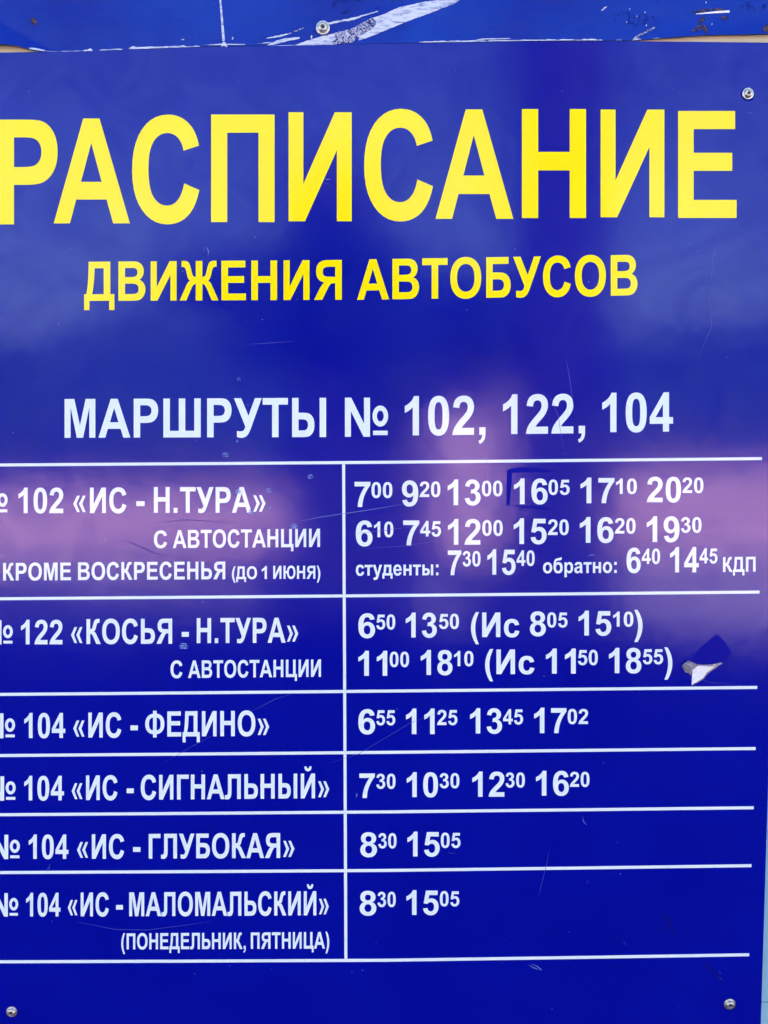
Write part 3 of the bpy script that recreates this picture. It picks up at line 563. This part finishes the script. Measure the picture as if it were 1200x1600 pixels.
# ------------------------------------------------------------------ upper board
upper = thing('upper_board', 'older scraped blue metal board above the timetable, with bent lower corners', 'sign', tuple(P(600, 60)))
BOT = [(-80, 71), (0, 71.5), (18, 72), (32, 74), (45, 77.8), (60, 80.3), (100, 80), (150, 78.6), (300, 72.9), (345, 71), (450, 70.3), (600, 67.3), (750, 64.4), (900, 62.6), (985, 62.7), (1010, 61.5), (1040, 59.4), (1075, 57), (1110, 55.2), (1200, 53.3), (1300, 52)]
def up_depth(px, py, u, v):
    d = 0.0012
    # lower left corner folded forward along a crease, lower right edge curling out
    cr = (px * 0.55 - (py - 35)) / 1.14            # crease from (0,35) to (65,72)
    if cr < 0: d -= min(0.006, 0.00022 * -cr)
    if px > 960: d -= 0.0035 * min(1, (px - 960) / 160) * (max(0, (py - 20) / 40)) ** 2
    d += 0.0009 * noise.noise(Vector((px * 0.009, py * 0.02, 1.3))) + 0.00025 * noise.noise(Vector((px * 0.04, py * 0.06, 5.1)))
    return min(d, 0.0019)
sheet('panel', M['enamel'], upper, 260, lambda u, py: -75 + 1335 * u, lambda x: -260, lambda x: interp(BOT, x), 44, up_depth, 0.002)
UY = lambda X, Y: up_depth(X, Y, 0, 0) - 0.00045
def uf(pts, k, name='paint_scrape', jag=0.7, y=UY, sub=3): return flake(pts, M[k], name, upper, y=y, jag=jag, sub=sub)
def c1(p): return [(300 + x / 4, y / 4) for x, y in p]
def c2(p): return [(600 + x / 4, y / 4) for x, y in p]
def c4(p): return [(900 + x / 4, y / 4) for x, y in p]
sc1 = uf(c1([(640, 281), (720, 252), (800, 226), (885, 208), (900, 240), (870, 262), (880, 277)]), 'primer', jag=0.3)
uf(c1([(888, 206), (1000, 175), (1130, 108), (1150, 140), (1130, 175), (1040, 225), (1000, 262), (880, 277), (872, 262), (902, 240)]), 'torn', jag=0.9)
uf(c1([(1132, 108), (1200, 86), (1300, 40), (1450, 10), (1530, -2), (1670, -2), (1640, 20), (1500, 75), (1400, 110), (1300, 150), (1200, 192), (1080, 240), (1040, 250), (1042, 226), (1132, 176), (1152, 140)]), 'primer', jag=0.4)
uf(c1([(850, 137), (900, 130), (1020, 105), (1165, 64), (1160, 70), (1090, 92), (1000, 125), (930, 135), (860, 150)]), 'primer', jag=0.5)
uf(c1([(470, 279), (530, 250), (580, 237), (670, 229), (672, 238), (560, 263), (490, 281)]), 'primer', jag=0.3)
uf(c1([(462, 236), (520, 222), (620, 202), (622, 208), (540, 228), (470, 238)]), 'primer', jag=0.4)
uf(c1([(410, 270), (470, 262), (540, 256), (470, 268)]), 'primer', jag=0.3)
uf(c1([(625, 195), (700, 168), (702, 172), (640, 198)]), 'torn', jag=0.3)
uf(c1([(640, 284), (500, 286), (505, 282), (640, 280)]), 'primer', jag=0.3)
uf(c1([(740, 230), (746, 216), (752, 222), (746, 240)]), 'primer', jag=0.2)
uf(c1([(248, 244), (254, 228), (258, 230), (252, 246)]), 'primer', jag=0.1)
uf(c1([(170, -4), (181, -4), (190, 90), (204, 240), (200, 258), (188, 252), (180, 120)]), 'primer', 'paint_crack', jag=0.15)
uf(c1([(190, 262), (180, 290), (197, 282), (228, 298), (212, 276), (208, 262)]), 'primer', 'paint_crack', jag=0.15)
uf(c1([(62, 279), (180, 270), (330, 273), (330, 277), (200, 279)]), 'primer', 'paint_crack', jag=0.2)
uf(c1([(1160, 280), (880, 282), (640, 286), (640, 289), (900, 286), (1200, 279)]), 'primer', 'paint_crack', jag=0.15)
# chipped lower edge
def edge_y(x): return interp(BOT, x)
for x0, x1, h in ((47, 70, 5.5), (66, 90, 1.2), (92, 128, 1.0), (129, 144, 2.6), (137, 143, 6), (155, 191, 2.2), (201, 215, 5.0), (205, 291, 3.2), (291, 300, 2), (300, 312, 2.2),
                  (655, 700, 2.2), (700, 760, 2.6), (762, 872, 2.4), (872, 899, 2.2), (900, 907, 2.0), (908, 934, 3.0), (935, 942, 1.8), (962, 972, 1.4), (990, 1002, 2.0), (1020, 1030, 1.0)):
    n = max(2, int((x1 - x0) / 5)); up_ = []; dn = []
    for i in range(n + 1):
        x = x0 + (x1 - x0) * i / n; e = edge_y(x)
        up_.append((x, e - h * rng.uniform(0.6, 1.05) if 0 < i < n else e - h * 0.4)); dn.append((x, e - 0.15))
    uf(up_ + dn[::-1], 'primer', 'edge_chip', jag=0.15, sub=5, y=UY)
uf(c2([(575, 245), (620, 238), (740, 236), (790, 235), (788, 239), (735, 242), (640, 243), (590, 248)]), 'primer', 'paint_crack', jag=0.15)
# right part: rust, grime, slit
uf(c4([(720, 190), (760, 160), (800, 158), (822, 185), (820, 208), (806, 214), (800, 190), (770, 188), (740, 202)]), 'rust', 'rust_spot', jag=1.0)
uf(c4([(772, 112), (808, 108), (815, 118), (790, 132), (778, 155), (768, 150)]), 'rust', 'rust_spot', jag=1.0)
uf(c4([(900, 112), (925, 102), (952, 105), (945, 120), (925, 125)]), 'rust', 'rust_spot', jag=1.0)
uf(c4([(1165, 180), (1190, 150), (1215, 140), (1215, 200), (1180, 200)]), 'rust', 'rust_spot', jag=1.2)
uf(c4([(720, 72), (800, 55), (880, 50), (930, 56), (935, 64), (860, 66), (790, 74), (745, 82)]), 'rust', 'rust_spot', jag=0.8)
uf(c4([(750, 84), (800, 78), (900, 66), (960, 63), (961, 77), (900, 80), (820, 84), (755, 88)]), 'paper', 'bright_slit', jag=0.15)
uf(c4([(660, 75), (700, 66), (740, 76), (700, 90)]), 'grime', 'grime_spot', jag=1.0)
uf(c4([(990, 40), (1040, 5), (1120, 12), (1190, 30), (1185, 55), (1110, 62), (1040, 80), (1000, 75)]), 'grime', 'grime_spot', jag=1.5)
uf(c4([(220, 90), (330, 70), (480, 95), (520, 120), (430, 155), (300, 150), (230, 150)]), 'grime', 'grime_spot', jag=1.8)
uf(c4([(350, 250), (375, 225), (430, 195), (490, 168), (494, 174), (435, 205), (385, 238), (362, 254)]), 'torn', 'paint_crack', jag=0.2)
uf(c4([(158, 62), (180, 42), (198, 36), (180, 52), (166, 64)]), 'primer', 'paint_crack', jag=0.2)
for x, y in ((440, 157), (382, 100), (318, 136), (433, 75), (850, 150), (337, 55), (372, 247), (815, 14)):
    uf(c4([(x - 2.5, y - 3), (x + 2, y - 6), (x + 3, y + 2), (x - 2, y + 5)]), 'primer', 'nick', jag=0.3)
uf([(520, 0), (535, -4), (566, -4), (580, 5), (570, 14), (545, 18), (524, 24), (519, 12)], 'grime', 'grime_spot', jag=1.6)
uf([(46, 30), (52, 26), (58, 36), (54, 42)], 'rust', 'rust_spot', jag=1.2)
uf(c1([(-68, 245), (-52, 243), (-50, 247), (-66, 249)]), 'primer', 'nick', jag=0.2)
screw(504.5, 43, 10.4, upper, 0.2, socket=True, lift=up_depth(504.5, 43, 0, 0) - 0.0003)

# ------------------------------------------------------------------ torn sticker
st = thing('torn_sticker', 'torn scrap of white paper and grey tape stuck beside the time 18:55', 'sticker', tuple(P(1090, 1070)))
def c5(p): return [(1000 + x / 6, 960 + y / 6) for x, y in p]
def relief_poly(name, pts, hts, material, thick=0.0004):
    bm = bmesh.new(); q = c5(pts)
    A = [bm.verts.new(P(x, y, -0.0004 - h)) for (x, y), h in zip(q, hts)]
    B = [bm.verts.new(P(x, y, -0.0004 - h + thick)) for (x, y), h in zip(q, hts)]
    bm.faces.new(A); bm.faces.new(B[::-1])
    for k in range(len(A)):
        j = (k+1) % len(A); bm.faces.new((A[k], A[j], B[j], B[k]))
    bmesh.ops.triangulate(bm, faces=[f for f in bm.faces if len(f.verts) > 4])
    return from_bm(name, bm, material, st)
relief_poly('paper_scrap', [(540, 474), (620, 480), (700, 474), (668, 510), (622, 540), (606, 566), (592, 592), (545, 622), (520, 640), (484, 662), (486, 600), (490, 520)],
            [0.002, 0.0022, 0.003, 0.0016, 0.0012, 0.001, 0.0008, 0.0006, 0.0003, 0.0001, 0.0003, 0.0010], M['paper'])
relief_poly('tape_film', [(440, 424), (480, 440), (528, 462), (541, 473), (516, 494), (489, 518), (478, 556), (482, 578), (455, 548), (424, 542), (405, 512), (388, 484), (404, 456)],
            [0.0045, 0.004, 0.003, 0.002, 0.0012, 0.001, 0.0008, 0.0001, 0.0012, 0.0002, 0.0022, 0.0005, 0.003], M['tape'])
def rim(pairs, h0, h1):
    bm = bmesh.new(); prev = None
    for k, (o_, i_) in enumerate(pairs):
        (ox, oy), (ix, iy) = c5([o_, i_]); f = k / (len(pairs) - 1); h = h0 + (h1 - h0) * f
        cur = [bm.verts.new(P(ox, oy, -0.0007 - h)), bm.verts.new(P(ix, iy, -0.0010 - h)), bm.verts.new(P(ix, iy, -0.0006 - h)), bm.verts.new(P(ox, oy, -0.0003 - h))]
        if prev is None: bm.faces.new(cur)
        else:
            for q in range(4): bm.faces.new((prev[q], prev[(q+1) % 4], cur[(q+1) % 4], cur[q]))
        prev = cur
    bm.faces.new(prev); return from_bm('tape_film', bm, M['tape'], st)
rim([((528, 460), (541, 475)), ((570, 466), (575, 476)), ((620, 467), (622, 480)), ((680, 459), (682, 477)), ((722, 450), (718, 472)), ((758, 444), (756, 456))], 0.0028, 0.0034)
rim([((734, 474), (702, 474)), ((676, 516), (668, 510)), ((630, 550), (621, 541)), ((612, 574), (604, 566)), ((598, 598), (590, 590)), ((550, 630), (545, 620)), ((488, 667), (484, 660))], 0.0024, 0.0001)
bm = bmesh.new()
for k in range(7):
    x, y = 400 + rng.uniform(0, 70), 455 + rng.uniform(0, 75); 
    a = c5([(x, y), (x + 22, y + 8), (x + 8, y + 20)])
    vs = [bm.verts.new(P(p[0], p[1], -0.0016 - rng.uniform(0, 0.004))) for p in a]; bm.faces.new(vs)
o = from_bm('tape_crumb', bm, M['tape'], st)

# ------------------------------------------------------------------ unseen things added behind the camera to shape the board's reflections
def wallbox(name, label, x0, x1, y0, y1, h, cat='wall'):
    t = thing(name, label, cat, ((x0 + x1) / 2, y1, 0))
    b_ = bmesh.new(); box(b_, x0, x1, y0, y1, 0.001, h); bmesh.ops.bevel(b_, geom=b_.edges[:], offset=0.02, segments=1, affect='EDGES')
    from_bm('wall', b_, M['plaster'], t)
    b_ = bmesh.new(); box(b_, x0 - 0.06, x1 + 0.06, y0 - 0.06, y1 + 0.06, h + 0.002, h + 0.09); from_bm('coping', b_, M['cap'], t)
    return t
D = 13.0
def RX(px, d): return (px - 600) / FPX * (d + 1.1)        # x of a thing d metres before the board, mirrored at this column
wallbox('added_wall', 'low pink plastered wall out of view, added to mirror pink in the board', RX(-900, D), RX(640, D), -D - 0.3, -D, 0.88)  # made-up wall, low enough to give the left pink reflection
wallbox('added_wall', 'low pink plastered wall out of view right of the kiosk, added to mirror pink in the board', RX(925, D), RX(2100, D), -D - 0.3, -D, 1.1)  # second made-up wall, set where the right pink reflection begins
wallbox('added_kiosk', 'tall pink plastered kiosk out of view, added to mirror the middle pink patch in the board', RX(650, D), RX(790, D), -D - 1.4, -D, 2.3, 'kiosk')  # made-up kiosk sized to the middle pink reflection

def tree(name, label, px0, d, r0, r1, h, crown=None, group=None):
    x = RX(px0, d); t = thing(name, label, 'tree', (x, -d, 0))
    bm = bmesh.new(); n = 14; prev = None
    for k in range(13):
        f = k / 12; r = r0 + (r1 - r0) * f; r *= 1 + 0.35 * math.exp(-f * 14)
        ring_ = []
        for i in range(n):
            a = 2*math.pi*i/n; rr = r * (1 + 0.08 * math.sin(5*a + k) + 0.05 * noise.noise(Vector((i, k * 0.6, px0))))
            ring_.append(bm.verts.new((x + 0.12 * math.sin(f * 3 + px0) * f + rr*math.cos(a), -d + rr*math.sin(a), h * f)))
        if prev:
            for i in range(n): bm.faces.new((prev[i], prev[(i+1) % n], ring_[(i+1) % n], ring_[i]))
        prev = ring_
    bm.faces.new(prev)
    from_bm('trunk', bm, M['bark'], t, smooth=True)
    if crown:
        bm = bmesh.new()
        for (cx, cz, rx, rz, cnt) in crown:
            X, Z = RX(cx, d), CAM.z + (673 - cz) / FPX * (d + 1.1)
            sx, sz = rx / FPX * (d + 1.1), rz / FPX * (d + 1.1)
            clumps = [(rng.gauss(0, .5), rng.gauss(0, .5), rng.gauss(0, .5)) for _ in range(26)]
            for _ in range(cnt):
                cl = rng.choice(clumps)
                p = Vector((X + sx * (cl[0] + rng.gauss(0, .17)), -d + sx * .8 * (cl[1] + rng.gauss(0, .17)), Z + sz * (cl[2] + rng.gauss(0, .17))))
                e = Euler((rng.uniform(0, 6.3), rng.uniform(0, 6.3), rng.uniform(0, 6.3))).to_matrix(); s = rng.uniform(0.05, 0.10)
                bm.faces.new([bm.verts.new(p + e @ Vector(v) * s) for v in ((-1, 0, 0), (0, -.5, 0), (1, 0, .1), (0, .5, 0))])
        o = from_bm('crown', bm, M['leaf'], t); o['kind'] = 'stuff'
    return t
bm = bmesh.new()     # unseen wooded ridge, added to darken the reflection above the horizon
prev = None
for k in range(61):
    a = R(200 + 140 * k / 60); rr = 120; h = 15.5 + 4.5 * noise.noise(Vector((k * 0.35, 0, 2))) + 2.0 * noise.noise(Vector((k * 1.3, 4, 2)))
    cur = [bm.verts.new((rr * math.cos(a), rr * math.sin(a), -0.2)), bm.verts.new(((rr + 8) * math.cos(a), (rr + 8) * math.sin(a), h * 0.8)), bm.verts.new(((rr + 24) * math.cos(a), (rr + 24) * math.sin(a), h)), bm.verts.new(((rr + 70) * math.cos(a), (rr + 70) * math.sin(a), -0.2))]
    if prev:
        for j in range(3): bm.faces.new((prev[j], cur[j], cur[j+1], prev[j+1]))
    prev = cur
added_ridge = from_bm('added_ridge', bm, M['leaf'], smooth=True); added_ridge['kind'] = 'structure'
tree('added_tree', 'thick dark trunk out of view, added to mirror the dark band right of the middle of the board', 868, 7.6, 0.46, 0.34, 6.5)  # added occluder: keeps a dark vertical band in the gloss
tree('added_tree', 'leafy dark tree out of view, added to darken the reflection left of the middle of the board', 535, 7.2, 0.5, 0.36, 3.6, crown=[(510, 470, 200, 95, 5200), (640, 540, 130, 70, 2200)])  # added occluder for the dark gap between the pink reflections
